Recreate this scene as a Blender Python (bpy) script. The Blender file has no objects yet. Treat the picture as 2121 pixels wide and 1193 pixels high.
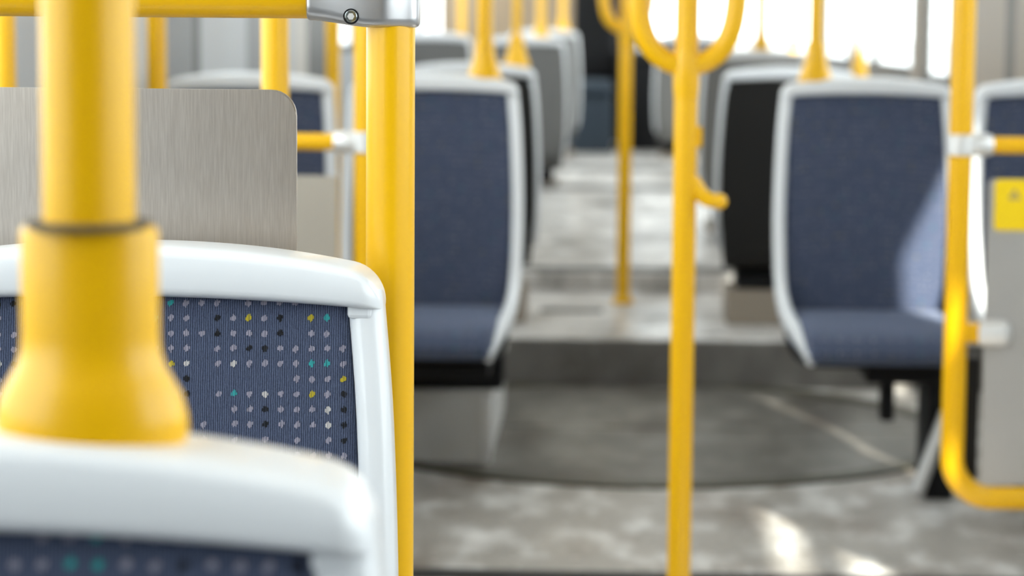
import bpy, bmesh, math, random
from mathutils import Vector, Matrix
random.seed(7)
S = bpy.context.scene
COL = S.collection
PI = math.pi

# ------------------------------------------------------------------ camera
# bus axes: X right, Y along the aisle (away from the camera), Z up; metres
F = 5008.0                                  # focal length in pixels of the 2121 px frame (85 mm on 36 mm)
CAM = Vector((0, 0, 1.05))
YAW = math.atan((1250 - 1060.5) / F)        # camera turned a little left of the aisle
PITCH = math.atan((596.5 - 56) / F)         # and a little down
ROLL = math.radians(0.45)
fwd = Vector((-math.sin(YAW) * math.cos(PITCH), math.cos(YAW) * math.cos(PITCH), -math.sin(PITCH)))
right = fwd.cross(Vector((0, 0, 1))).normalized()
up = right.cross(fwd).normalized()
r2 = right * math.cos(ROLL) + up * math.sin(ROLL)
u2 = up * math.cos(ROLL) - right * math.sin(ROLL)
ROT = Matrix((r2, u2, -fwd)).transposed()
cam = bpy.data.cameras.new('camera')
cam.lens = 85.0; cam.sensor_width = 36.0; cam.sensor_fit = 'HORIZONTAL'
cam.clip_start = 0.05; cam.clip_end = 500
cam.dof.use_dof = True; cam.dof.focus_distance = 1.93; cam.dof.aperture_fstop = 6.3
camo = bpy.data.objects.new('camera', cam); COL.objects.link(camo)
camo.matrix_world = Matrix.Translation(CAM) @ ROT.to_4x4()
S.camera = camo

# ------------------------------------------------------------------ sky, sun, exposure
S.view_settings.view_transform = 'Standard'
S.view_settings.look = 'None'
S.view_settings.gamma = 1.0
S.view_settings.use_curve_mapping = False
S.view_settings.exposure = 0.45
w = bpy.data.worlds.new('sky'); S.world = w; w.use_nodes = True
bg = w.node_tree.nodes['Background']
bg.inputs[0].default_value = (0.93, 0.97, 1.0, 1); bg.inputs[1].default_value = 4.2
sun = bpy.data.lights.new('sun', 'SUN'); sun.energy = 17.0; sun.color = (1, 0.94, 0.84); sun.angle = 0.02
suno = bpy.data.objects.new('sun', sun); COL.objects.link(suno)
suno.rotation_euler = (-Vector((1.0, -3.0, 2.1))).to_track_quat('-Z', 'Y').to_euler()

def at(x, y, Y):
    """the point of the plane at distance Y down the bus that the photograph shows at pixel x, y"""
    d = ROT @ Vector(((x - 1060.5) / F, -(y - 596.5) / F, -1.0))
    return CAM + d * (Y / d.y)

# ------------------------------------------------------------------ materials
MATS = {}
def mat(name, col, rough=0.5, metal=0.0, noise=None, bump=None, coat=0.0, spec=0.5):
    """noise = (scale vector, second colour, low, high); bump = (scale vector, strength, distance)"""
    m = bpy.data.materials.new(name); m.use_nodes = True
    nt = m.node_tree; b = nt.nodes['Principled BSDF']
    b.inputs['Base Color'].default_value = (*col, 1); b.inputs['Roughness'].default_value = rough
    b.inputs['Metallic'].default_value = metal; b.inputs['Coat Weight'].default_value = coat
    b.inputs['Coat Roughness'].default_value = 0.1; b.inputs['Specular IOR Level'].default_value = spec
    tc = nt.nodes.new('ShaderNodeTexCoord')
    def tex(scale, detail=4):
        mp = nt.nodes.new('ShaderNodeMapping'); mp.inputs['Scale'].default_value = scale
        nt.links.new(tc.outputs['Object'], mp.inputs[0])
        n = nt.nodes.new('ShaderNodeTexNoise'); n.inputs['Scale'].default_value = 1; n.inputs['Detail'].default_value = detail
        nt.links.new(mp.outputs[0], n.inputs['Vector']); return n
    if noise:
        n = tex(noise[0]); r = nt.nodes.new('ShaderNodeValToRGB')
        r.color_ramp.elements[0].position = noise[2]; r.color_ramp.elements[1].position = noise[3]
        r.color_ramp.elements[0].color = (*col, 1); r.color_ramp.elements[1].color = (*noise[1], 1)
        nt.links.new(n.outputs[0], r.inputs[0]); nt.links.new(r.outputs[0], b.inputs['Base Color'])
    if bump:
        n = tex(bump[0]); bp = nt.nodes.new('ShaderNodeBump'); bp.inputs['Strength'].default_value = bump[1]
        bp.inputs['Distance'].default_value = bump[2]
        nt.links.new(n.outputs[0], bp.inputs['Height']); nt.links.new(bp.outputs[0], b.inputs['Normal'])
    MATS[name] = m
    return m

mat('yellow', (0.87, 0.475, 0.0), 0.34, coat=0.12, bump=((60, 60, 60), 0.02, 0.001), spec=0.4)
mat('white', (0.79, 0.815, 0.85), 0.28, coat=0.3, bump=((35, 35, 35), 0.03, 0.001))
mat('rear_shell', (0.012, 0.0115, 0.011), 0.6, spec=0.25)
mat('grey_shell', (0.14, 0.14, 0.137), 0.5)  # paler copy of the rear shell, painted for backs that catch more light
mat('black', (0.006, 0.006, 0.007), 0.6, spec=0.2)
mat('gasket', (0.10, 0.075, 0.04), 0.7)
mat('silver', (0.58, 0.58, 0.60), 0.38, 1.0)
mat('plated', (0.50, 0.55, 0.55), 0.22, 1.0)
mat('satin', (0.78, 0.78, 0.78), 0.45, 0.6)
mat('steel', (0.52, 0.465, 0.415), 0.38, 1.0, noise=((1100, 1100, 45), (0.65, 0.595, 0.54), 0.3, 0.75), bump=((1300, 1300, 50), 0.05, 0.0003))
mat('panel_grey', (0.40, 0.365, 0.315), 0.5, noise=((3, 3, 3), (0.44, 0.405, 0.35), 0.3, 0.7))
mat('panel_steel', (0.42, 0.41, 0.40), 0.5, 0.5, noise=((2, 2, 2), (0.52, 0.50, 0.48), 0.3, 0.7))
mat('box_grey', (0.55, 0.535, 0.51), 0.5, noise=((9, 9, 9), (0.62, 0.605, 0.58), 0.3, 0.7))
mat('wall_light', (0.40, 0.42, 0.45), 0.5)
mat('wall_beige', (0.50, 0.47, 0.43), 0.5)
mat('wall_mid', (0.17, 0.175, 0.185), 0.5)
mat('wall_brown', (0.26, 0.215, 0.17), 0.5)
mat('wall_dark', (0.04, 0.038, 0.036), 0.5)
mat('tan', (0.36, 0.27, 0.18), 0.6)
mat('ceiling', (0.80, 0.80, 0.79), 0.6)
mat('frame_dark', (0.03, 0.03, 0.03), 0.5)
mat('navy', (0.022, 0.037, 0.055), 0.6)
mat('sign_yellow', (0.95, 0.66, 0.0), 0.4)
mat('strip', (0.09, 0.09, 0.088), 0.5, noise=((9, 3, 3), (0.22, 0.215, 0.21), 0.45, 0.7))
mat('ring', (0.045, 0.040, 0.022), 0.5)
mat('asphalt', (0.30, 0.29, 0.28), 0.9, noise=((0.6, 0.6, 0.6), (0.36, 0.35, 0.33), 0.3, 0.7))
mat('dot_grey', (0.30, 0.285, 0.36), 0.9)
mat('dot_white', (0.55, 0.53, 0.52), 0.9)
mat('dot_black', (0.004, 0.004, 0.006), 0.9)
mat('dot_yellow', (0.46, 0.37, 0.02), 0.9)
mat('dot_teal', (0.03, 0.33, 0.34), 0.9)

def floor_mat(name, base, light, dark, rough):
    m = mat(name, base, rough); nt = m.node_tree; b = nt.nodes['Principled BSDF']
    tc = nt.nodes['Texture Coordinate']
    def noise(scale, detail, lo, hi):
        mp = nt.nodes.new('ShaderNodeMapping'); mp.inputs['Scale'].default_value = scale
        nt.links.new(tc.outputs['Object'], mp.inputs[0])
        n = nt.nodes.new('ShaderNodeTexNoise'); n.inputs['Scale'].default_value = 1; n.inputs['Detail'].default_value = detail
        nt.links.new(mp.outputs[0], n.inputs['Vector'])
        r = nt.nodes.new('ShaderNodeMapRange'); r.inputs[1].default_value = lo; r.inputs[2].default_value = hi
        nt.links.new(n.outputs[0], r.inputs[0]); return r
    def mix(a, colour, f):
        x = nt.nodes.new('ShaderNodeMix'); x.data_type = 'RGBA'
        nt.links.new(f.outputs[0], x.inputs[0])
        if isinstance(a, tuple): x.inputs[6].default_value = (*a, 1)
        else: nt.links.new(a.outputs[2], x.inputs[6])
        x.inputs[7].default_value = (*colour, 1); return x
    x = mix(base, light, noise((9, 5, 5), 6, 0.48, 0.68))
    x = mix(x, dark, noise((4, 2.2, 3), 5, 0.52, 0.70))
    x = mix(x, light, noise((60, 38, 38), 3, 0.62, 0.72))
    nt.links.new(x.outputs[2], b.inputs['Base Color'])
    rr = noise((6, 4, 4), 4, 0.2, 0.9); rr.inputs[3].default_value = rough - 0.1; rr.inputs[4].default_value = rough + 0.2
    nt.links.new(rr.outputs[0], b.inputs['Roughness'])
    return m
floor_mat('floor_near', (0.37, 0.345, 0.315), (0.78, 0.765, 0.745), (0.20, 0.155, 0.12), 0.40)
floor_mat('floor_disc', (0.10, 0.092, 0.082), (0.17, 0.157, 0.14), (0.045, 0.035, 0.027), 0.45)
floor_mat('floor_far', (0.48, 0.46, 0.44), (0.78, 0.76, 0.74), (0.13, 0.12, 0.105), 0.32)  # colour lightened to stand in for light from the rear windows
floor_mat('riser', (0.13, 0.12, 0.11), (0.17, 0.16, 0.145), (0.09, 0.08, 0.07), 0.6)

def fabric(name, dots):
    """ribbed blue grey moquette; dots = woven flecks on a 12.5 mm grid in the weave itself"""
    m = mat(name, (0.050, 0.060, 0.100), 0.95, spec=0.15); nt = m.node_tree; b = nt.nodes['Principled BSDF']
    b.inputs['Sheen Weight'].default_value = 0.35; b.inputs['Sheen Tint'].default_value = (0.6, 0.68, 0.9, 1)
    L = nt.links.new; tc = nt.nodes['Texture Coordinate']
    wv = nt.nodes.new('ShaderNodeTexWave'); wv.bands_direction = 'X'; wv.inputs['Scale'].default_value = 180
    wv.inputs['Distortion'].default_value = 2.2; wv.inputs['Detail'].default_value = 2; wv.inputs['Detail Scale'].default_value = 2.0
    mp = nt.nodes.new('ShaderNodeMapping'); mp.inputs['Scale'].default_value = (1, 0.0, 0.35)
    L(tc.outputs['Object'], mp.inputs[0]); L(mp.outputs[0], wv.inputs['Vector'])
    nz = nt.nodes.new('ShaderNodeTexNoise'); nz.inputs['Scale'].default_value = 900; nz.inputs['Detail'].default_value = 2
    L(tc.outputs['Object'], nz.inputs['Vector'])
    ad = nt.nodes.new('ShaderNodeMath'); ad.operation = 'ADD'; L(wv.outputs['Fac'], ad.inputs[0]); L(nz.outputs[0], ad.inputs[1])
    bp = nt.nodes.new('ShaderNodeBump'); bp.inputs['Strength'].default_value = 0.8; bp.inputs['Distance'].default_value = 0.0008
    L(ad.outputs[0], bp.inputs['Height']); L(bp.outputs[0], b.inputs['Normal'])
    cr = nt.nodes.new('ShaderNodeValToRGB')
    cr.color_ramp.elements[0].position = 0.35; cr.color_ramp.elements[0].color = (0.034, 0.044, 0.078, 1)
    cr.color_ramp.elements[1].position = 1.3 / 2 + 0.25; cr.color_ramp.elements[1].color = (0.104, 0.130, 0.215, 1)
    hf = nt.nodes.new('ShaderNodeMath'); hf.operation = 'MULTIPLY'; hf.inputs[1].default_value = 0.62
    L(ad.outputs[0], hf.inputs[0]); L(hf.outputs[0], cr.inputs[0])
    last = cr.outputs[0]
    if dots:
        sx = nt.nodes.new('ShaderNodeSeparateXYZ'); L(tc.outputs['Object'], sx.inputs[0])
        def mth(op, a, v):
            n = nt.nodes.new('ShaderNodeMath'); n.operation = op; L(a, n.inputs[0])
            if isinstance(v, (int, float)): n.inputs[1].default_value = v
            else: L(v, n.inputs[1])
            return n.outputs[0]
        gx = mth('DIVIDE', sx.outputs[0], 0.0125); sy = mth('SUBTRACT', sx.outputs[2], sx.outputs[1]); gz = mth('DIVIDE', sy, 0.0125)
        fx = mth('SUBTRACT', mth('FRACT', gx, 0), 0.5); fz = mth('SUBTRACT', mth('FRACT', gz, 0), 0.5)
        d2 = mth('ADD', mth('MULTIPLY', fx, fx), mth('MULTIPLY', fz, fz))
        near = mth('LESS_THAN', d2, 0.028)
        cb = nt.nodes.new('ShaderNodeCombineXYZ'); L(mth('FLOOR', gx, 0), cb.inputs[0]); L(mth('FLOOR', gz, 0), cb.inputs[1])
        wn = nt.nodes.new('ShaderNodeTexWhiteNoise'); wn.noise_dimensions = '2D'; L(cb.outputs[0], wn.inputs['Vector'])
        rp = nt.nodes.new('ShaderNodeValToRGB'); rp.color_ramp.interpolation = 'CONSTANT'
        els = rp.color_ramp.elements
        for p, c in ((0.40, (0.004, 0.004, 0.006)), (0.48, (0.55, 0.53, 0.52)), (0.52, (0.46, 0.37, 0.02)), (0.56, (0.03, 0.33, 0.34))):
            e = els.new(p); e.color = (*c, 1)
        els[0].color = (0.30, 0.285, 0.36, 1); els[-1].position = 0.60; els[-1].color = (0.03, 0.33, 0.34, 1)
        L(wn.outputs['Value'], rp.inputs[0])
        on = mth('MULTIPLY', mth('MULTIPLY', near, mth('LESS_THAN', wn.outputs['Value'], 0.598)), 0.55)
        mx = nt.nodes.new('ShaderNodeMix'); mx.data_type = 'RGBA'; L(on, mx.inputs[0]); L(last, mx.inputs[6]); L(rp.outputs[0], mx.inputs[7])
        last = mx.outputs[2]
    L(last, b.inputs['Base Color'])
fabric('fabric', False)
fabric('fabric_dotted', True)

def glass():
    m = bpy.data.materials.new('glass'); m.use_nodes = True; nt = m.node_tree; nt.nodes.clear()
    o = nt.nodes.new('ShaderNodeOutputMaterial'); mx = nt.nodes.new('ShaderNodeMixShader')
    t = nt.nodes.new('ShaderNodeBsdfTransparent'); t.inputs[0].default_value = (0.93, 0.95, 0.94, 1)
    g = nt.nodes.new('ShaderNodeBsdfGlossy'); g.inputs['Roughness'].default_value = 0.02
    lw = nt.nodes.new('ShaderNodeLayerWeight'); pw = nt.nodes.new('ShaderNodeMath'); pw.operation = 'POWER'; pw.inputs[1].default_value = 5.0
    ml = nt.nodes.new('ShaderNodeMath'); ml.operation = 'MULTIPLY_ADD'; ml.inputs[1].default_value = 0.6; ml.inputs[2].default_value = 0.03
    nt.links.new(lw.outputs['Facing'], pw.inputs[0]); nt.links.new(pw.outputs[0], ml.inputs[0])
    nt.links.new(ml.outputs[0], mx.inputs[0]); nt.links.new(t.outputs[0], mx.inputs[1]); nt.links.new(g.outputs[0], mx.inputs[2])
    nt.links.new(mx.outputs[0], o.inputs[0]); MATS['glass'] = m
glass()

# ------------------------------------------------------------------ mesh helpers
def obj(name, bm, m, parent=None, smooth=False, loc=None):
    me = bpy.data.meshes.new(name)
    bmesh.ops.recalc_face_normals(bm, faces=bm.faces[:])
    bm.to_mesh(me); bm.free()
    for mm in (m if isinstance(m, (list, tuple)) else [m]): me.materials.append(MATS[mm])
    if smooth:
        for p in me.polygons: p.use_smooth = True
        if smooth != 'full':
            me.set_sharp_from_angle(angle=math.radians(38))
    o = bpy.data.objects.new(name, me); COL.objects.link(o)
    if parent: o.parent = parent
    if loc is not None: o.location = loc
    return o

def thing(name, label, cat, loc=(0, 0, 0), rotz=0.0, group=None):
    o = bpy.data.objects.new(name, None); COL.objects.link(o); o.empty_display_size = 0.05
    o.location = loc; o.rotation_euler = (0, 0, rotz); tag(o, label, cat, group); return o
def tag(o, label, cat, group=None):
    o['label'] = label; o['category'] = cat
    if group: o['group'] = group
    return o
def struct(name, bm, m, parent=None, smooth=False):
    o = obj(name, bm, m, parent, smooth)
    if parent is None: o['kind'] = 'structure'
    return o

def box(bm, x0, x1, y0, y1, z0, z1, bevel=0.0, seg=2):
    r = bmesh.ops.create_cube(bm, size=1.0); vs = r['verts']
    for v in vs:
        v.co = Vector(((x0 + x1) / 2 + v.co.x * (x1 - x0), (y0 + y1) / 2 + v.co.y * (y1 - y0), (z0 + z1) / 2 + v.co.z * (z1 - z0)))
    if bevel:
        es = {e for v in vs for e in v.link_edges}
        bmesh.ops.bevel(bm, geom=list(es), offset=bevel, segments=seg, affect='EDGES', profile=0.5)
    return bm
def newbox(*a, **k): return box(bmesh.new(), *a, **k)

def sweep(bm, path, section, closed=False, lateral=None, caps=True):
    """section(i, s) -> list of (a, b) offsets; a along the lateral axis, b along the second normal"""
    n = len(path); rings = []
    pts = [Vector(p) for p in path]; prev = None
    for i, p in enumerate(pts):
        if closed: t = (pts[(i + 1) % n] - pts[i - 1]).normalized()
        else: t = (pts[min(i + 1, n - 1)] - pts[max(i - 1, 0)]).normalized()
        if lateral is not None: A = Vector(lateral)
        elif prev is None: A = Vector((1, 0, 0)) if abs(t.x) < 0.8 else Vector((0, 1, 0))
        else: A = prev
        A = (A - t * A.dot(t)).normalized(); B = t.cross(A); prev = A
        rings.append([bm.verts.new(p + A * a + B * b) for a, b in section(i, i / (n - 1))])
    k = len(rings[0])
    for i in range(n if closed else n - 1):
        r, q = rings[i], rings[(i + 1) % n]
        for j in range(k): bm.faces.new((r[j], r[(j + 1) % k], q[(j + 1) % k], q[j]))
    if caps and not closed:
        bm.faces.new(rings[0][::-1]); bm.faces.new(rings[-1])
    return bm
def tube(bm, path, r, seg=24, **k):
    c = [(math.cos(2 * PI * j / seg), math.sin(2 * PI * j / seg)) for j in range(seg)]
    rr = r if callable(r) else (lambda s: r)
    return sweep(bm, path, lambda i, s: [(a * rr(s), b * rr(s)) for a, b in c], **k)
def bezier(a, b, c, d, n=12):
    a, b, c, d = map(Vector, (a, b, c, d))
    return [a * (1 - t) ** 3 + b * 3 * t * (1 - t) ** 2 + c * 3 * t * t * (1 - t) + d * t ** 3 for t in [i / n for i in range(n + 1)]]
def smoothpath(pts, sub=6):
    """Catmull-Rom through the points"""
    P = [Vector(p) for p in pts]; P = [2 * P[0] - P[1]] + P + [2 * P[-1] - P[-2]]; out = []
    for i in range(1, len(P) - 2):
        for k in range(sub):
            t = k / sub; a, b, c, d = P[i - 1:i + 3]
            out.append(0.5 * (2 * b + (c - a) * t + (2 * a - 5 * b + 4 * c - d) * t * t + (-a + 3 * b - 3 * c + d) * t ** 3))
    return out + [P[-2]]
def lathe(bm, prof, seg=40, sx=1.0, sy=1.0):
    rings = []
    for r, z in prof:
        rings.append([bm.verts.new((r * sx * math.cos(2 * PI * j / seg), r * sy * math.sin(2 * PI * j / seg), z)) for j in range(seg)])
    for p, q in zip(rings, rings[1:]):
        for j in range(seg): bm.faces.new((p[j], p[(j + 1) % seg], q[(j + 1) % seg], q[j]))
    bm.faces.new(rings[0][::-1]); bm.faces.new(rings[-1]); return bm
def roundrect(w, h, r, n=5):
    out = []
    for cx, cy, a0 in ((w / 2 - r, h / 2 - r, 0), (-w / 2 + r, h / 2 - r, 90), (-w / 2 + r, -h / 2 + r, 180), (w / 2 - r, -h / 2 + r, 270)):
        for k in range(n + 1):
            a = math.radians(a0 + 90 * k / n); out.append((cx + r * math.cos(a), cy + r * math.sin(a)))
    return out
def slab(bm, pts, y0, y1):
    """polygon in XZ with thickness along Y"""
    a = [bm.verts.new((x, y0, z)) for x, z in pts]; b = [bm.verts.new((x, y1, z)) for x, z in pts]
    bm.faces.new(a); bm.faces.new(b[::-1])
    for i in range(len(pts)):
        j = (i + 1) % len(pts); bm.faces.new((a[j], a[i], b[i], b[j]))
    return bm
def roundpanel(x0, x1, z0, z1, r, y0, y1):
    pts = [((x0 + x1) / 2 + a, (z0 + z1) / 2 + b) for a, b in roundrect(x1 - x0, z1 - z0, r, 8)]
    bm = slab(bmesh.new(), pts, y0, y1)
    es = [e for e in bm.edges if abs(e.verts[0].co.y - e.verts[1].co.y) < 1e-6]
    bmesh.ops.bevel(bm, geom=es, offset=min(0.0012, (y1 - y0) * 0.3), segments=2, affect='EDGES')
    return bm
def smoothstep(x):
    x = max(0.0, min(1.0, x)); return x * x * (3 - 2 * x)

# ------------------------------------------------------------------ the shell of the bus
XL, XR, YF, YB, ZC = -1.09, 1.31, -2.6, 16.0, 2.30
def floor_z(y):                             # the low floor rises gently towards the joint
    return -0.07 + 0.07 * max(0.0, min(1.0, (y - 1.5) / 3.4))
bm = bmesh.new()
TC, TR = Vector((0.11, 6.30)), 0.83         # turntable centre and radius
# low floor with the round hole of the turntable left open
ys = [YF, 1.5, 3.2, 4.9]
for y0, y1 in zip(ys, ys[1:]):
    bm.faces.new([bm.verts.new((x, y, floor_z(y))) for x, y in ((XL, y0), (XR, y0), (XR, y1), (XL, y1))])
N = 96
ring = [Vector((TC.x + TR * math.cos(2 * PI * i / N), TC.y + TR * math.sin(2 * PI * i / N))) for i in range(N)]
def outer(p):
    d = p - TC; t = 1e9
    for lim, c, o in ((XL, d.x, TC.x), (XR, d.x, TC.x), (4.9, d.y, TC.y), (7.35, d.y, TC.y)):
        if abs(c) > 1e-9 and (lim - o) / c > 0: t = min(t, (lim - o) / c)
    return TC + d * t
for i in range(N):
    a, b = ring[i], ring[(i + 1) % N]
    pa, pb = outer(a), outer(b)
    bm.faces.new([bm.verts.new((q.x, q.y, 0)) for q in (a, b, pb, pa)])
for x, y in ((XL, 4.9), (XR, 4.9)):          # the two corners cut by the fan
    pass
bmesh.ops.remove_doubles(bm, verts=bm.verts[:], dist=1e-5)
floor = struct('floor', bm, 'floor_near')
bm = bmesh.new(); box(bm, XL, XR, YF, 7.4, -0.30, -0.10)
struct('floor_pan', bm, 'black')
# turntable: front half and rear half plates with the hinge gap between them, and the dark rubber ring
def half(sign):
    b = bmesh.new(); r = TR - 0.056
    pts = [(TC.x + r * math.cos(PI * k / 48), TC.y + sign * (0.006 + (r) * math.sin(PI * k / 48))) for k in range(49)]
    top = [b.verts.new((x, y, 0.004)) for x, y in pts]; bot = [b.verts.new((x, y, -0.09)) for x, y in pts]
    b.faces.new(top); b.faces.new(bot[::-1])
    for i in range(len(pts)):
        j = (i + 1) % len(pts); b.faces.new((top[i], bot[i], bot[j], top[j]))
    return b
tt = bpy.data.objects.new('floor_turntable', None); COL.objects.link(tt); tt['kind'] = 'structure'
obj('floor_plate', half(-1), 'floor_disc', tt); obj('floor_plate', half(1), 'floor_disc', tt)
bm = bmesh.new()
sweep(bm, [(TC.x + (TR - 0.026) * math.cos(2 * PI * i / N), TC.y + (TR - 0.026) * math.sin(2 * PI * i / N), 0.0) for i in range(N)],
      lambda i, s: [(-0.09, 0.03), (0.007, 0.03), (0.007, -0.03), (-0.09, -0.03)], closed=True, lateral=(0, 0, 1))
obj('rubber_ring', bm, 'ring', tt)
bm = bmesh.new(); box(bm, XL, XR, 4.555, 4.595, -0.02, 0.006, 0.002)
struct('trim_1', bm, 'frame_dark')
# step up behind the turntable, then a ramp to the rear platform
bm = bmesh.new(); box(bm, XL, XR, 7.06, 8.36, -0.10, 0.14, 0.008); plat = struct('floor_step', bm, ['floor_far', 'riser'])
for p in plat.data.polygons:
    if p.normal.y < -0.7: p.material_index = 1
bm = bmesh.new()
prof = [(8.36, 0.0), (8.36, 0.20), (8.40, 0.205), (11.2, 0.30), (YB, 0.30), (YB, 0.0)]
a = [bm.verts.new((XL, y, z)) for y, z in prof]; b = [bm.verts.new((XR, y, z)) for y, z in prof]
bm.faces.new(a[::-1]); bm.faces.new(b)
for i in range(len(prof)):
    j = (i + 1) % len(prof); bm.faces.new((a[i], a[j], b[j], b[i]))
struct('floor_ramp', bm, 'floor_far')
for k, (y, wd, xa, xb) in enumerate(((7.72, 0.07, -0.20, 0.0), (8.40, 0.10, XL, XR), (11.25, 0.22, XL, XR), (12.8, 0.3, XL, XR))):   # dark joint strips across the far floor
    z = 0.14 if y < 8.3 else min(0.30, 0.205 + (y + wd - 8.4) * 0.095 / 2.8)
    bm = newbox(xa, xb, y, y + wd, z - 0.03, z + 0.006, bevel=0.002); struct('trim_%d' % (k + 2), bm, 'strip')

# walls: lower panels as separate boards, posts, window panes above
def wall(name, x0, x1, inner, segs, sill_default=0.90):
    """segs: (y0, y1, panel material, sill height, glazed). Panels are boards on the wall's inner face."""
    s = 1 if inner > (x0 + x1) / 2 else -1
    root = bpy.data.objects.new(name, None); COL.objects.link(root); root['kind'] = 'structure'
    out = []
    for (y0, y1, m, sill, glazed) in segs:
        zb = floor_z(y0) - 0.05
        obj('panel', newbox(min(inner, inner - s * 0.03), max(inner, inner - s * 0.03), y0 + 0.003, y1 - 0.003, zb, sill if glazed else ZC, bevel=0.004), m, root)
        if glazed: out.append((y0, y1, sill))
    obj('cantrail', newbox(min(inner, inner - s * 0.05), max(inner, inner - s * 0.05), YF, YB, 2.10, ZC), 'ceiling', root)
    return root, out, s
wn = [0]
def window(x, s, y0, y1, sill):
    wn[0] += 1
    bm = bmesh.new()
    f = 0.03
    xa, xb = sorted((x - s * 0.012, x - s * 0.045))
    box(bm, xa, xb, y0, y0 + f, sill, 2.10); box(bm, xa, xb, y1 - f, y1, sill, 2.10)
    box(bm, xa, xb, y0 + f, y1 - f, sill, sill + f); box(bm, xa, xb, y0 + f, y1 - f, 2.10 - f * 0.4, 2.10)
    if y0 == 3.65 and s < 0: box(bm, xa, xb, y0 + f, y1 - f, 1.90, 2.10 - f * 0.4)   # solid header, unseen, added to trim the sun patch on the seat
    if y1 == 2.42: box(bm, xa, xb, y0 + f, y1 - f, 1.80, 1.92)      # sash bar of the sliding top light
    o = struct('window_%d' % wn[0], bm, 'frame_dark')
    xp = x - s * 0.03
    obj('pane', newbox(xp - 0.002, xp + 0.002, y0 + f, y1 - f, sill + f, 2.10 - f * 0.4), 'glass', o)

LW = [(-2.6, -1.7, 'wall_light', ZC, 0), (-1.7, -0.2, 'wall_light', ZC, 0), (-0.2, 1.3, 'wall_light', 0.88, 1), (1.3, 2.8, 'wall_light', 0.88, 1), (2.8, 4.30, 'wall_light', 0.88, 1),  # first two bays closed off, unseen, to cut light near the camera
      (4.30, 4.72, 'wall_light', 1.12, 1), (4.72, 5.45, 'wall_mid', 1.12, 1), (5.45, 5.86, 'wall_beige', 1.12, 1), (5.86, 6.40, 'wall_mid', 1.12, 1),
      (6.40, 6.50, 'wall_dark', ZC, 0), (6.50, 7.36, 'wall_light', 1.12, 1), (7.36, 7.72, 'wall_mid', ZC, 0), (7.72, 8.45, 'wall_light', 1.12, 1),
      (8.45, 8.85, 'wall_beige', 1.12, 1), (8.85, 9.7, 'wall_dark', ZC, 0), (9.7, 10.8, 'wall_light', 0.94, 1), (10.8, 13.0, 'wall_dark', 0.95, 1),  # dark-board bay glazed out of view, added to brighten the rear
      (13.0, 14.5, 'wall_light', 0.95, 1), (14.5, YB, 'wall_light', 0.95, 1)]
RW = [(-2.6, -1.7, 'wall_light', ZC, 0), (-1.7, -0.2, 'wall_light', ZC, 0), (-0.2, 1.0, 'wall_light', 0.88, 1), (1.0, 2.42, 'wall_light', 0.88, 1),  # unseen first two bays shut here as well to dim the foreground
      (2.42, 3.65, 'wall_light', ZC, 0), (3.65, 4.32, 'wall_light', 0.88, 1), (4.32, 5.5, 'wall_light', ZC, 0), (5.5, 7.2, 'wall_light', 0.88, 1), (7.2, 7.86, 'wall_brown', 1.6, 1), (7.86, 8.02, 'wall_dark', ZC, 0), (8.02, 8.75, 'wall_brown', 1.6, 1),  # blank bay past the narrow window is unseen, added to block sun further back
      (8.75, 9.38, 'wall_dark', ZC, 0), (9.38, 10.22, 'wall_dark', 0.84, 1), (10.22, 10.5, 'wall_brown', ZC, 0), (10.5, 12.1, 'wall_dark', 0.86, 1), (12.1, 13.4, 'wall_dark', 0.86, 1), (13.4, 14.9, 'wall_dark', 0.86, 1), (14.9, YB, 'wall_dark', 0.9, 1)]
rl, wl, s = wall('wall_left', XL - 0.03, XL, XL, LW)
for y0, y1, sill in wl: window(XL, 1, y0, y1, sill)
rr_, wr, s = wall('wall_right', XR, XR + 0.03, XR, RW)
for y0, y1, sill in wr: window(XR, -1, y0, y1, sill)
struct('ceiling', newbox(XL - 0.05, XR + 0.05, YF - 0.03, YB + 0.05, ZC, ZC + 0.05), 'ceiling')
# rear wall: tan board on the left, dark middle, rear window on the right
wb = bpy.data.objects.new('wall_back', None); COL.objects.link(wb); wb['kind'] = 'structure'
obj('panel', newbox(XL, -0.20, YB, YB + 0.04, 0.25, ZC), 'tan', wb)
obj('panel', newbox(-0.195, 0.215, YB, YB + 0.04, 0.25, ZC), 'black', wb)
obj('panel', newbox(0.22, XR, YB, YB + 0.04, 0.25, 0.98), 'wall_light', wb)
wn[0] += 1
bm = bmesh.new(); box(bm, 0.22, 0.25, YB, YB + 0.04, 0.98, ZC); box(bm, 1.27, XR, YB, YB + 0.04, 0.98, ZC); box(bm, 0.25, 1.27, YB, YB + 0.04, 2.0, ZC)
o = struct('window_%d' % wn[0], bm, 'frame_dark'); obj('pane', newbox(0.25, 1.27, YB + 0.015, YB + 0.02, 0.98, 2.0), 'glass', o)
# unseen dark wall behind the camera, added to cut light from that end
struct('wall_front', newbox(XL - 0.03, XR + 0.03, YF - 0.04, YF, -0.1, ZC), 'wall_mid')
bm = bmesh.new(); bmesh.ops.create_grid(bm, x_segments=1, y_segments=1, size=60)
for v in bm.verts: v.co.z = -0.42
struct('ground', bm, 'asphalt')

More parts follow.
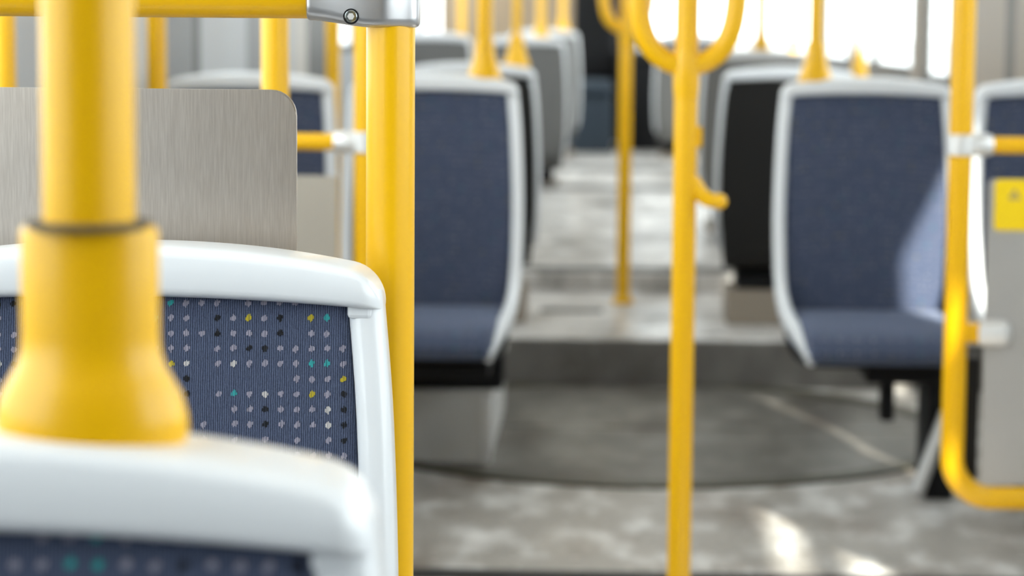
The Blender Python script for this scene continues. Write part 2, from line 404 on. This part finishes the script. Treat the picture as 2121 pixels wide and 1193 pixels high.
# ------------------------------------------------------------------ seats
# local frame: origin on the floor below the backrest; the seat faces -Y
APEX = 0.94
PATH = [(0.1985, 0.082, 0.903), (0.2080, 0.063, 0.80), (0.2145, 0.036, 0.65), (0.2145, 0.008, 0.535), (0.2105, -0.035, 0.440), (0.201, -0.14, 0.392), (0.184, -0.26, 0.365), (0.166, -0.365, 0.328)]
SP = smoothpath(PATH, 6)
def hw_at(z):
    for a, b in zip(SP, SP[1:]):
        if a.z >= z >= b.z: return a.x + (b.x - a.x) * (a.z - z) / max(1e-9, a.z - b.z)
    return SP[0].x if z > SP[0].z else SP[-1].x
def pad_y(x, z):
    """front face of the backrest pad"""
    hw = hw_at(z) - 0.0255
    e = max(0.0, hw - abs(x))
    y = 0.012 + (z - 0.45) * 0.135 - 0.010 * (x / 0.19) ** 2
    return y + 0.009 * (1 - math.sqrt(max(0, 1 - (1 - min(1, e / 0.012)) ** 2)))
def cap_top(x):
    a = abs(x); r = 0.026; z = APEX - 0.018 * (a / 0.187) ** 2.2
    if a > 0.199 - r: z -= r - math.sqrt(max(0, r * r - (a - 0.199 + r) ** 2))
    return z
def cap_bottom(x): return APEX - 0.041 - 0.006 * (abs(x) / 0.18) ** 2
def m_pad():
    bm = bmesh.new(); nx, nz = 36, 30; rows = []
    for k in range(nz + 1):
        z = 0.915 + (0.392 - 0.915) * k / nz; hw = hw_at(z) - 0.0255
        row = []
        for i in range(nx + 1):
            u = -1 + 2 * i / nx; u = math.copysign(1 - (1 - abs(u)) ** 1.5, u)
            row.append(bm.verts.new((u * hw, pad_y(u * hw, z), z)))
        rows.append(row)
    back = [[bm.verts.new((v.co.x, v.co.y + (0.02 if 0 < i < nx else 0.012), v.co.z)) for i, v in enumerate(r)] for r in (rows[0], rows[-1])]
    for r, q in zip(rows, rows[1:]):
        for i in range(nx): bm.faces.new((r[i], r[i + 1], q[i + 1], q[i]))
    for i in range(nx):
        bm.faces.new((rows[0][i + 1], rows[0][i], back[0][i], back[0][i + 1])); bm.faces.new((rows[-1][i], rows[-1][i + 1], back[1][i + 1], back[1][i]))
    return bm
def m_cushion():
    bm = bmesh.new(); nx = 20
    prof = [(0.018, 0.370), (0.008, 0.396), (-0.02, 0.403), (-0.12, 0.400), (-0.24, 0.396), (-0.31, 0.390), (-0.348, 0.380), (-0.372, 0.366), (-0.384, 0.348), (-0.380, 0.330), (-0.362, 0.320), (-0.25, 0.325), (-0.10, 0.335)]
    rows = []
    for y, z in prof:
        hw = 0.186 - 0.024 * smoothstep(-y / 0.38); row = []
        for i in range(nx + 1):
            u = -1 + 2 * i / nx; u = math.copysign(1 - (1 - abs(u)) ** 1.4, u)
            ed = max(0, (abs(u) - 0.90) / 0.10)
            c = Vector((u * hw, y, z)); mid = Vector((u * hw, -0.17, 0.365))
            row.append(bm.verts.new(c.lerp(mid, 0.16 * ed * ed)))
        rows.append(row)
    n = len(rows)
    for k in range(n):
        r, q = rows[k], rows[(k + 1) % n]
        for i in range(nx): bm.faces.new((r[i], r[i + 1], q[i + 1], q[i]))
    bm.faces.new([r[0] for r in rows]); bm.faces.new([r[-1] for r in rows][::-1])
    return bm
def m_cap():
    bm = bmesh.new(); nx = 60; rings = []; hw = 0.199; K = 28
    for i in range(nx + 1):
        u = -1 + 2 * i / nx; x = hw * math.copysign(1 - (1 - abs(u)) ** 2.0, u)
        zt, zb = cap_top(x), cap_bottom(x)
        e = max(0.0, (abs(x) - (hw - 0.018)) / 0.018); dep = 0.076 * (0.45 + 0.55 * math.sqrt(max(0, 1 - e * e)))
        yc = 0.012 + (0.92 - 0.45) * 0.135 + 0.020 - 0.008 * (x / 0.19) ** 2
        ring = []
        for k in range(K):
            a = 2 * PI * k / K; c, s_ = math.cos(a), math.sin(a); p = 0.40
            ring.append(bm.verts.new((x, yc + dep / 2 * math.copysign(abs(c) ** p, c) + 0.13 * (s_ * 0.018), (zt + zb) / 2 + (zt - zb) / 2 * math.copysign(abs(s_) ** p, s_))))
        rings.append(ring)
    for r, q in zip(rings, rings[1:]):
        for k in range(K): bm.faces.new((r[k], r[(k + 1) % K], q[(k + 1) % K], q[k]))
    bm.faces.new(rings[0]); bm.faces.new(rings[-1][::-1]); return bm
def m_side(s):
    path = [(s * (p.x - 0.0135), p.y + 0.004, p.z) for p in SP]
    def sec(i, t):
        k = 1.0 - 0.30 * smoothstep((t - 0.8) / 0.2)
        d = 0.046 - 0.008 * smoothstep((t - 0.6) / 0.4)
        return [(a, b) for a, b in roundrect(0.027 * k, d * k, 0.010 * k, 4)]
    return sweep(bmesh.new(), path, sec, lateral=(1, 0, 0))
def m_neck(s):                               # the recessed collar between cap and side frame
    x = s * 0.182
    bm = newbox(x - 0.009, x + 0.010, 0.058, 0.088, 0.885, 0.905, bevel=0.003); return bm
def m_shell():
    bm = bmesh.new(); nx = 16; A = []; Bk = []
    st = [(hw_at(z), pad_y(0, z) + 0.030, z) for z in (0.918, 0.88, 0.82, 0.76, 0.70, 0.64, 0.58, 0.52, 0.47)]
    st += [(0.206, 0.036, 0.42), (0.203, 0.022, 0.37), (0.199, -0.010, 0.335), (0.195, -0.07, 0.318), (0.189, -0.18, 0.312), (0.172, -0.31, 0.312)]
    for q, (hx, y, z) in enumerate(st):
        y0, z0 = st[max(q - 1, 0)][1:]; y1, z1 = st[min(q + 1, len(st) - 1)][1:]
        nrm = Vector((0, z0 - z1, -(y0 - y1))).normalized()          # outwards: back, then down
        ra, rb = [], []
        for i in range(nx + 1):
            u = -1 + 2 * i / nx
            c = Vector((u * (hx - 0.014), y, z))
            ra.append(bm.verts.new(c + nrm * (0.004 + 0.014 * (1 - u ** 4) * (1.0 if z > 0.36 else 0.2)))); rb.append(bm.verts.new(c))
        A.append(ra); Bk.append(rb)
    for R_ in (A, Bk):
        for r, q in zip(R_, R_[1:]):
            for i in range(nx): bm.faces.new((r[i], r[i + 1], q[i + 1], q[i]))
    for R0, R1 in ((A[0], Bk[0]), (A[-1], Bk[-1])):
        for i in range(nx): bm.faces.new((R0[i], R0[i + 1], R1[i + 1], R1[i]))
    for i in (0, nx):
        for k in range(len(A) - 1): bm.faces.new((A[k][i], A[k + 1][i], Bk[k + 1][i], Bk[k][i]))
    return bm
SEAT_MESH = {}
def seat_parts(root, fab, shell):
    key = (fab, shell)
    if key not in SEAT_MESH:
        SEAT_MESH[key] = 1
        po = [obj('backrest_pad', m_pad(), fab, root, 'full'), obj('cushion', m_cushion(), fab, root, True), obj('top_cap', m_cap(), 'white', root, True),
              obj('side_frame', m_side(-1), 'white', root, True), obj('side_frame', m_side(1), 'white', root, True),
              obj('cap_collar', m_neck(-1), 'white', root), obj('cap_collar', m_neck(1), 'white', root),
              obj('back_shell', m_shell(), shell, root, True)]
        SEAT_MESH[key] = po
        return po
    out = []
    for p in SEAT_MESH[key]:
        c = p.copy(); COL.objects.link(c); c.parent = root; out.append(c)
    return out
def seat(label, loc, fab='fabric_dotted', shell='rear_shell', rotz=0.0, base='legs', group='bus seats', floor_at=0.0):
    t = thing('passenger_seat', label, 'seat', loc, rotz, group)
    parts = seat_parts(t, fab, shell)
    z0 = floor_at - loc[2]
    if base == 'legs':                       # two black legs, cross bar and a light diagonal brace
        for s in (-1, 1):
            bm = newbox(s * 0.10 - 0.02, s * 0.10 + 0.02, -0.20, -0.13, z0, 0.27, bevel=0.004); obj('leg', bm, 'black', t)
        obj('under_bracket', newbox(-0.15, 0.15, -0.29, -0.03, 0.270, 0.300, bevel=0.004), 'black', t)
    elif base == 'cantilever':
        obj('under_bracket', newbox(-0.02, 0.17, -0.26, -0.03, 0.265, 0.298, bevel=0.004), 'black', t)
        obj('leg', newbox(0.02, 0.05, -0.20, -0.15, 0.17, 0.266, bevel=0.004), 'black', t)
        obj('leg', newbox(0.12, 0.18, -0.24, -0.06, z0, 0.266, bevel=0.004), 'black', t)
        bm = bmesh.new(); tube(bm, [(0.10, -0.25, z0 + 0.02), (0.16, -0.25, 0.20)], 0.016, 16); obj('brace', bm, 'satin', t)
    elif base == 'block':                    # black block on top of the grey box
        obj('under_bracket', newbox(-0.19, 0.165, 0.125, 0.30, 0.182 - loc[2], 0.298, bevel=0.004), 'black', t)
        obj('under_bracket', newbox(-0.15, 0.15, -0.28, 0.124, 0.265, 0.298, bevel=0.004), 'black', t)
    elif base == 'pedestal':
        obj('pedestal', newbox(-0.17, 0.17, -0.28, -0.03, z0, 0.25, bevel=0.006), 'wall_brown', t)
        obj('under_bracket', newbox(-0.14, 0.14, -0.26, -0.05, 0.25, 0.298, bevel=0.004), 'black', t)
    return t, parts

# --- woven flecks on the two near seats, row by row as in the photograph
ROWS = ["TGGG-GGGG----", "GG-KGYGK-YT--", "GGGKGGGK-GG--", "GG-GGKKGGGGG-", "YW-GWGGGGTTG-", "-K------GGGYG", "-K-GTGWGGYGKG",
        "----GGKGGGWKW", "--G-GGKGGGWKG", "--G-G-G-G-GKW", "-G-G-GGGGGGGG", "GG-GG-G--GGGG", "K-GG-GGYG-GTG", "KGGG-GG-GGKGG", "-GGTTG-GGGK-G", "GG-GGGWG-GGGG"]
DM = {'G': 0, 'W': 1, 'K': 2, 'Y': 3, 'T': 4}
def flecks(parent, x0, z0, dx, dz, rows, n_left, seed):
    rnd = random.Random(seed); bm = bmesh.new()
    ncol = len(rows[0])
    nr = int((z0 - 0.46) / dz)
    for r in range(nr):
        for c in range(-n_left, ncol):
            if 0 <= c and r < len(rows): ch = rows[r][c]
            else:
                q = rnd.random(); ch = 'G' if q < 0.62 else 'K' if q < 0.72 else 'W' if q < 0.76 else 'Y' if q < 0.80 else 'T' if q < 0.84 else '-'
            if ch == '-': continue
            x = x0 + c * dx + r * 0.00035 + rnd.uniform(-1, 1) * 0.0003; z = z0 - r * dz + c * 0.00022 + rnd.uniform(-1, 1) * 0.0003
            hw = hw_at(z) - 0.0255
            if abs(x) > hw - 0.001 or z > cap_bottom(x) + 0.002: continue
            for k in range(5):               # five short upright stitches make one fleck
                xx = x + (k - 2) * 0.00098 + rnd.uniform(-1, 1) * 0.0002
                h = (0.0011, 0.0020, 0.0026, 0.0020, 0.0011)[k] * rnd.uniform(0.7, 1.15); zz = z + rnd.uniform(-1, 1) * 0.0006 + (k - 2) * 0.00018
                wd = 0.00040
                if abs(xx) > hw - 0.0006: continue
                top, bot = zz + h, zz - h
                P = [(xx - wd, bot), (xx - wd * 0.2, bot - 0.0004), (xx + wd, bot), (xx + wd, top), (xx + wd * 0.2, top + 0.0004), (xx - wd, top)]
                f = bm.faces.new([bm.verts.new((a, pad_y(a, b) - 0.00045, b)) for a, b in P]); f.material_index = DM[ch]
    o = obj('woven_flecks', bm, ['dot_grey', 'dot_white', 'dot_black', 'dot_yellow', 'dot_teal'], parent)
    o['kind'] = 'stuff'
    return o

Z2 = -0.07                                    # floor below the two near seats
# seat nearest the camera
p = at(757, 1100, 0.985); s1x = p.x - 0.197
zt = at(330, 931, 1.0).z
seat1, parts1 = seat('nearest seat, blurred white frame at bottom left with the thick yellow pole on it', (s1x, 0.935, zt - APEX + 0.004), fab='fabric', floor_at=Z2)
q = at(112, 1187, 0.975)
flecks(parts1[0], q.x - s1x, at(112, 1132, 0.985).z - seat1.location.z, 0.0122, 0.0118, ["GTGGG-GKGG---", "TTGGKGGGK-GG-", "GG-GGKKGGGGG-"], 14, 5)
# sharply focused seat
p = at(786, 610, 1.86); s2x = p.x - 0.198
zt = at(290, 507, 1.88).z
seat2, parts2 = seat('sharply focused seat with flecked blue fabric and glossy white cap', (s2x, 1.80, zt - APEX + 0.001), fab='fabric', floor_at=Z2)
q = at(350, 632, 1.865)
flecks(parts2[0], q.x - s2x, q.z - seat2.location.z + 0.001, 0.01235, 0.01175, ROWS, 22, 11)

# the four seats facing us in front of the turntable seats
A_Y = 5.63
cx = at(893, 400, A_Y).x
seat('blue seat facing us left of the aisle, partly behind the sharp yellow pole', (cx, A_Y, 0), base='block')
cx2 = at(507, 400, A_Y).x
seat('window-side blue seat on the left, seen between steel panel and sharp pole', (cx2, A_Y, 0), base='block')
cx3 = at(1797, 400, A_Y).x
seatR, _ = seat('blue seat facing us right of the aisle with a sunlit patch', (cx3, A_Y, 0), base='cantilever')
seat('window-side blue seat at the right edge behind the yellow sign', (cx3 + 0.455, A_Y, 0), base='legs')
# seats with their backs to us behind them
def back_seat(label, x, y, z, fl, shell='rear_shell', base='pedestal'):
    return seat(label, (x, y, z), shell=shell, rotz=PI, base=base, floor_at=fl, group='seats with their backs to us')
B_Y = 7.40
back_seat('dark-backed seat behind the left blue seat, its grey rim beside the aisle', at(1118, 300, B_Y).x - 0.211, B_Y, 0.005, 0.14)
back_seat('dark-backed seat right of the aisle behind the sunlit blue seat', at(1484, 300, B_Y).x + 0.211, B_Y, 0.0, 0.14)
def ramp_z(y): return min(0.30, 0.205 + (y - 8.4) * 0.095 / 2.8)
back_seat('grey-backed seat further up the right side, just left of the black seat back', at(1446, 300, 9.6).x + 0.211, 9.6, 0.03, ramp_z(9.6), 'grey_shell')
C_Y = 11.4; xc = at(1176, 250, C_Y).x - 0.211
back_seat('white-rimmed grey-backed aisle seat far up the left side', xc, C_Y, 0.07, 0.30, 'grey_shell')
back_seat('white-capped window seat far up the left side beside the wall', xc - 0.44, C_Y, 0.085, 0.30, 'grey_shell')
back_seat('furthest pale seat on the left, next to the dark blue bench', at(1202, 200, 14.0).x - 0.211, 14.0, 0.10, 0.30, 'grey_shell')
back_seat('furthest pale seat on the right, between the two branching poles', at(1354, 200, 14.0).x + 0.211, 14.0, 0.08, 0.30, 'grey_shell')

# dark blue bench at the very back
t = thing('rear_bench', 'dark blue bench at the far end of the aisle', 'bench', (0, 14.6, 0.30))
xb0, xb1 = at(1176, 250, 14.6).x, at(1268, 250, 14.6).x
obj('base', newbox(xb0, xb1, 0.0, 0.9, 0.0, 0.34, bevel=0.02), 'navy', t)
obj('seat_pad', newbox(xb0, xb1, -0.03, 0.9, 0.34, 0.43, bevel=0.03), 'navy', t)
obj('backrest', newbox(xb0 + 0.02, xb1 + 0.02, 0.75, 0.92, 0.43, 1.1, bevel=0.03), 'black', t)
t = thing('engine_cabinet', 'black cabinet at the far end right of the dark blue bench', 'cabinet', (0, 14.9, 0.30))
obj('body', newbox(xb1 + 0.03, 0.42, 0, 0.9, 0, 0.56, bevel=0.01), 'black', t)
obj('lid', newbox(xb1 + 0.03, 0.42, -0.01, 0.9, 0.56, 0.60, bevel=0.008), 'rear_shell', t)

# grey wheel box below the left seats
t = thing('equipment_box', 'grey metal box on the floor below the left blue seats', 'box', (0, 0, 0))
bx1 = at(1015, 900, 5.75).x
obj('body', newbox(XL + 0.004, bx1, 5.75, 6.6, 0.0, 0.168, bevel=0.004), 'box_grey', t)
obj('lid', newbox(XL + 0.004, bx1 + 0.006, 5.742, 6.606, 0.168, 0.182, bevel=0.004), 'box_grey', t)
obj('edge_strip', newbox(bx1 - 0.02, bx1 + 0.004, 5.746, 5.77, 0.0, 0.168, bevel=0.003), 'satin', t)

# ------------------------------------------------------------------ poles
R = 0.020
FL = [(0.041, -0.004), (0.0425, 0.003), (0.0420, 0.010), (0.0395, 0.019), (0.0355, 0.026), (0.0322, 0.032), (0.0305, 0.038), (0.0300, 0.045), (0.0300, 0.088), (0.0294, 0.0912), (0.0280, 0.0925), (0.0225, 0.0925)]
FC = [(0.040, -0.003), (0.041, 0.004), (0.038, 0.012), (0.033, 0.026), (0.028, 0.042), (0.0245, 0.058), (0.022, 0.074), (0.0205, 0.0885), (0.0190, 0.0905), (0.0120, 0.0905)]
def seat_pole(label, x, y, zb, flange=True, cone=True, sy=0.80, r=R, top=ZC, group='poles standing on seats'):
    t = thing('seat_pole', label, 'pole', (x, y, zb), 0, group)
    bm = bmesh.new(); tube(bm, [(0, 0, 0.05), (0, 0, 0.4), (0, 0, top - zb)], r, 40); obj('tube', bm, 'yellow', t, True)
    obj('base_flange', lathe(bmesh.new(), FC if cone else FL, 56, 1.0, sy), 'yellow', t, True)
    if not cone: obj('gasket', lathe(bmesh.new(), [(r + 0.0005, 0.0915), (0.0272, 0.0915), (0.0268, 0.0945), (r + 0.0005, 0.0945)], 40), 'gasket', t, True)
    return t
def floor_pole(label, x, y, zb, r=R, group='floor to ceiling poles'):
    t = thing('handrail_pole', label, 'pole', (x, y, zb), 0, group)
    bm = bmesh.new(); tube(bm, [(0, 0, 0.0), (0, 0, 0.5), (0, 0, ZC - zb)], r, 28); obj('tube', bm, 'yellow', t, True)
    obj('foot_collar', lathe(bmesh.new(), [(r + 0.016, 0), (r + 0.016, 0.006), (r + 0.006, 0.018), (r + 0.001, 0.03)], 28), 'yellow', t, True)
    return t
def cap_z(seat_o, x): return seat_o.location.z + cap_top(x - seat_o.location.x)
# on seat 1
pp = at(190, 920, 1.034)
seat_pole('thick blurred yellow pole in the foreground, standing on the nearest seat', pp.x, 1.034, cap_z(seat1, pp.x) - 0.0025, cone=False, sy=0.70)
CY = A_Y + 0.0895
px_ = at(1004, 150, CY).x
seat_pole('yellow pole on the cap of the left blue seat by the aisle', px_, CY, APEX - 0.010, r=0.0185)
px_ = at(1689, 150, CY).x
seat_pole('yellow pole on the cap of the sunlit right blue seat', px_, CY, APEX - 0.010, r=0.0165)
BY = B_Y - 0.0895
seat_pole('dark golden pole on the dark-backed seat left of the aisle', at(1070, 120, BY).x, BY, APEX - 0.006, r=0.013)
seat_pole('yellow pole on the grey-backed seat up the right side', at(1576, 120, 9.51).x, 9.51, 0.03 + APEX - 0.01)
seat_pole('yellow pole on the white-rimmed grey-backed seat far up the left', at(1121, 70, C_Y - 0.09).x, C_Y - 0.09, 0.07 + APEX - 0.008)
seat_pole('yellow pole on the furthest pale seat on the left', at(1166, 60, 13.91).x, 13.91, 0.10 + APEX - 0.008)
# free standing
floor_pole('yellow pole rising behind the steel panel, left of the silver connector', at(570, 110, 3.45).x, 3.45, floor_z(3.45))
floor_pole('slim yellow door pole just right of the foreground pole', at(325, 110, 5.0).x, 5.0, 0.0)
floor_pole('darker yellow door pole at the left edge of the picture', at(8, 110, 4.0).x, 4.0, floor_z(4.0))
floor_pole('dark golden pole behind the window-side seat on the left', at(690, 150, 6.75).x, 6.75, 0.0)
floor_pole('thin yellow pole left of the one on the left aisle seat', at(957, 60, 12.9).x, 12.9, 0.30)
t = floor_pole('pale yellow pole with flared sleeve seen above the cap of the sunlit seat', at(1780, 110, 10.0).x, 10.0, ramp_z(10.0), r=0.012)
bm = lathe(bmesh.new(), [(0.013, 0.54), (0.038, 0.56), (0.037, 0.60), (0.026, 0.67), (0.014, 0.72)], 32); obj('sleeve', bm, 'yellow', t, True)
floor_pole('thin far yellow pole in the bright rear window', at(1643, 60, 12.9).x, 12.9, 0.30)

# --- branching poles
def branch_pole(label, x, y, zb, zj, wd, rb, r, hook, bracket_z):
    t = thing('branching_pole', label, 'pole', (x, y, zb), 0, 'branching aisle poles')
    J = zj - zb; T = ZC - zb
    bm = bmesh.new(); tube(bm, [(0, 0, 0), (0, 0, J / 2), (0, 0, J), (0, 0, T)], r, 36); obj('tube', bm, 'yellow', t, True)
    obj('foot_collar', lathe(bmesh.new(), [(r + 0.014, 0), (r + 0.014, 0.006), (r + 0.005, 0.02), (r + 0.001, 0.03)], 28), 'yellow', t, True)
    for a in (0, PI):
        c, s_ = math.cos(a), math.sin(a)
        pth = bezier((0, 0, J + 0.002), (0.055 * c, 0.055 * s_, J + 0.008), (wd * c, wd * s_, J + 0.045), (wd * c, wd * s_, J + 0.135), 16)
        pth += bezier((wd * c, wd * s_, J + 0.16), (wd * c, wd * s_, J + 0.5), (wd * c, wd * s_, J + 0.7), (0.01 * c, 0.01 * s_, J + 0.95), 16)
        bm = bmesh.new(); tube(bm, pth, rb, 24); obj('branch', bm, 'yellow', t, True)
    obj('junction_collar', lathe(bmesh.new(), [(r + 0.0005, J - 0.05), (r + 0.002, J - 0.03), (r + 0.003, J), (r + 0.002, J + 0.02), (r + 0.0005, J + 0.03)], 32), 'yellow', t, True)
    if hook:
        zb_ = bracket_z - zb
        bm = bmesh.new(); tube(bm, smoothpath([(0.012, 0, zb_ + 0.030), (0.024, -0.004, zb_ + 0.012), (0.038, -0.008, zb_), (0.057, -0.010, zb_ - 0.003)], 5), lambda s: 0.0145 - 0.003 * s, 18)
        obj('side_knob', bm, 'yellow', t, True)
        bm = bmesh.new(); bmesh.ops.create_uvsphere(bm, u_segments=18, v_segments=12, radius=0.0135)
        for v in bm.verts: v.co += Vector((0.057, -0.010, zb_ - 0.003))
        obj('knob_tip', bm, 'yellow', t, True)
        bm = newbox(r - 0.006, r + 0.008, -0.008, 0.008, zb_ + 0.085, zb_ + 0.120, bevel=0.004); obj('clip', bm, 'yellow', t)
    return t
cp = at(1418, 400, 4.0)
branch_pole('tall yellow branching pole in the middle of the aisle, nearer of the two', cp.x, 4.0, floor_z(4.0), at(1425, 140, 4.0).z, 0.081, 0.0175, 0.0195, True, at(1450, 412, 4.0).z)
fp = at(1290, 620, 8.0)
branch_pole('yellow branching pole further back, standing on the step', fp.x, 8.0, 0.14, at(1290, 62, 8.0).z, 0.075, 0.019, 0.022, False, 0)

# ------------------------------------------------------------------ steel partition in focus
PY = 1.98
pc = at(808, 600, PY)
t = thing('partition', 'steel partition with yellow post, top rail and silver corner connector, in focus', 'partition', (pc.x, PY, floor_z(PY)))
def loc_(v): return v - Vector((pc.x, PY, floor_z(PY)))
conn_b = loc_(at(808, 57, PY)).z
rail_z = loc_(at(600, 38, PY)).z + R
bm = bmesh.new(); tube(bm, [(0, 0, 0), (0, 0, 0.5), (0, 0, rail_z + 0.01)], R, 64); obj('post', bm, 'yellow', t, True)
obj('foot_collar', lathe(bmesh.new(), [(R + 0.018, 0), (R + 0.018, 0.006), (R + 0.006, 0.02), (R + 0.001, 0.03)], 32), 'yellow', t, True)
xl = XL - pc.x
bm = bmesh.new(); tube(bm, [(xl, 0, rail_z), (xl / 2, 0, rail_z), (-0.03, 0, rail_z)], R, 64); obj('top_rail', bm, 'yellow', t, True)
# corner connector: a cast clamp, flat at the front, tapering towards the rail
def connector():
    bm = bmesh.new()
    x_r = loc_(at(869, 30, PY)).x; x_l = loc_(at(640, 30, PY)).x
    st = []
    n = 40
    for i in range(n + 1):
        u = i / n; u = u * u * (3 - 2 * u) * 0.5 + u * 0.5
        x = x_l + (x_r - x_l) * u
        k = smoothstep((x - x_l) / 0.055)
        zb = conn_b + 0.0055 * (1 - k)
        zt_ = rail_z + 0.0245 + 0.004 * k
        d = 0.0235 + 0.003 * k
        e1 = max(0.0, (0.003 - (x - x_l)) / 0.003); e2 = max(0.0, (0.006 - (x_r - x)) / 0.006)
        sh = 0.0025 * (1 - math.sqrt(max(0, 1 - e1 * e1))) + 0.006 * (1 - math.sqrt(max(0, 1 - e2 * e2)))
        curve = 0.010 * smoothstep((x - (x_r - 0.030)) / 0.030)
        pts = roundrect(2 * (d - sh - curve), (zt_ - zb) - 1.2 * sh, 0.0075 + 0.004 * (1 - k), 6)
        st.append([bm.verts.new((x, a, (zt_ + zb) / 2 + b)) for a, b in pts])
    m_ = len(st[0])
    for r, q in zip(st, st[1:]):
        for j in range(m_): bm.faces.new((r[j], r[(j + 1) % m_], q[(j + 1) % m_], q[j]))
    bm.faces.new(st[0]); bm.faces.new(st[-1][::-1]); return bm
conn = obj('corner_connector', connector(), 'silver', t, True)
sc = loc_(at(727, 34, PY - 0.026)); yf = -0.0262
def yring(prof, seg=40):                      # lathe about the Y axis, facing the camera
    bm = lathe(bmesh.new(), prof, seg)
    for v in bm.verts: v.co = Vector((sc.x + v.co.x, yf - v.co.z, sc.z + v.co.y))
    return bm
o = obj('screw_recess', yring([(0.0063, -0.003), (0.0063, 0.0005), (0.0052, 0.0005), (0.0052, -0.001)]), 'black', conn, True)
bm = yring([(0.0049, -0.003), (0.0049, 0.0006), (0.0045, 0.0010), (0.0034, 0.0011)])
obj('screw_head', bm, 'plated', conn, True)
bm = lathe(bmesh.new(), [(0.0029, 0.0), (0.0029, 0.0003), (0.0010, 0.0003)], 6)
for v in bm.verts: v.co = Vector((sc.x + v.co.x, yf - 0.0010 - v.co.z, sc.z + v.co.y))
obj('hex_socket', bm, 'satin', conn)
# brushed steel sheet
p0 = loc_(at(615, 186, PY + 0.03)); 
obj('steel_panel', roundpanel(xl + 0.03, p0.x, 0.30, p0.z, 0.021, 0.026, 0.031), 'steel', t, True)
for zz in (0.40, 0.62):
    obj('panel_clamp', newbox(p0.x - 0.03, 0.0, 0.014, 0.036, zz, zz + 0.035, bevel=0.004), 'silver', t)
bm = bmesh.new(); tube(bm, [(xl + 0.06, 0, 0), (xl + 0.06, 0, 0.5), (xl + 0.06, 0, rail_z)], R, 32); obj('post', bm, 'yellow', t, True)

# ------------------------------------------------------------------ looped partition right, and its twin on the left
def loop_partition(name, label, xpole, y, side, x_wall, sticker):
    t = thing(name, label, 'partition', (xpole, y, floor_z(y)))
    z = lambda py: at(1300 if side < 0 else 1990, py, y).z - floor_z(y)
    r = 0.0215; zb = z(1030); rad = 0.075; W = abs(x_wall - xpole)
    pth = [(0, 0, ZC - floor_z(y)), (0, 0, 1.2), (0, 0, 0.6), (0, 0, zb + rad)]
    for k in range(1, 11):
        a = PI + PI / 2 * k / 10; pth.append((side * (rad + rad * math.cos(a)), 0, zb + rad + rad * math.sin(a)))
    pth += [(side * W / 2, 0, zb), (side * W, 0, zb)]
    bm = bmesh.new(); tube(bm, pth, r, 32, lateral=(0, 1, 0)); obj('loop_tube', bm, 'yellow', t, True)
    zc = z(300)
    bm = bmesh.new(); tube(bm, [(side * 0.04, 0, zc), (side * W, 0, zc)], 0.0155, 24); obj('cross_bar', bm, 'yellow', t, True)
    bm = bmesh.new(); tube(bm, [(side * -0.004, 0, zc), (side * 0.03, 0, zc), (side * 0.052, 0, zc), (side * 0.058, 0, zc)], lambda s: 0.0205 - 0.004 * smoothstep((s - 0.6) / 0.4), 28)
    cc = obj('tee_connector', bm, 'satin', t, True)
    bm = lathe(bmesh.new(), [(r + 0.001, -0.02), (r + 0.005, -0.017), (r + 0.005, 0.017), (r + 0.001, 0.02)], 32)
    for v in bm.verts: v.co.z += zc
    obj('clamp_sleeve', bm, 'satin', t, True)
    zt = z(370); gap = 0.052
    xs = sorted((side * gap, side * W)); pan = obj('infill_panel', roundpanel(xs[0], xs[1], zb + 0.025, zt, 0.012, -0.004, 0.004), 'panel_steel' if side > 0 else 'panel_grey', t, True)
    zk = z(688)
    obj('panel_bracket', newbox(*sorted((side * 0.012, side * 0.046)), -0.014, 0.014, zk - 0.018, zk + 0.018, bevel=0.004), 'yellow', t)
    bm = bmesh.new(); tube(bm, [(side * 0.044, -0.006, zk), (side * 0.06, -0.010, zk), (side * 0.088, -0.010, zk), (side * 0.098, -0.010, zk)], lambda s: 0.025 - 0.010 * smoothstep((s - 0.7) / 0.3), 28)
    obj('panel_clamp', bm, 'satin', t, True)
    if side > 0:
        obj('edge_strip', newbox(0.024, 0.050, 0.02, 0.045, zb + 0.03, z(745), bevel=0.004), 'rear_shell', t)
    if sticker:
        sx0 = at(2060, 420, y - 0.006).x - xpole; sx1 = sx0 + 0.100; s0, s1 = z(476), z(370)
        st_ = obj('sign', roundpanel(sx0, sx1, s0, s1, 0.008, -0.0062, -0.0042), 'sign_yellow', pan, True)
        # warning triangle, outline with a bar
        cxs, czs = at(2100, 405, y).x - xpole, z(404); a_ = 0.013
        bm = bmesh.new()
        tri = [(cxs + a_ * math.cos(math.radians(90 + 120 * k)), czs + a_ * math.sin(math.radians(90 + 120 * k))) for k in range(3)]
        tin = [(cxs + a_ * 0.62 * math.cos(math.radians(90 + 120 * k)), czs + a_ * 0.62 * math.sin(math.radians(90 + 120 * k))) for k in range(3)]
        for k in range(3):
            j = (k + 1) % 3; slab(bm, [tri[k], tri[j], tin[j], tin[k]], -0.0068, -0.0060)
        slab(bm, [(cxs - 0.001, czs - 0.004), (cxs + 0.001, czs - 0.004), (cxs + 0.001, czs + 0.005), (cxs - 0.001, czs + 0.005)], -0.0068, -0.0060)
        obj('warning_symbol', bm, 'wall_brown', pan)
    return t
LY = 4.45
loop_partition('looped_partition', 'yellow looped partition on the right with grey panel and yellow warning sign', at(1990, 300, LY).x, LY, 1, XR, True)
loop_partition('looped_partition', 'yellow partition with beige-grey panel on the left, mostly behind the steel panel', at(757, 300, LY).x, LY, -1, XL, False)
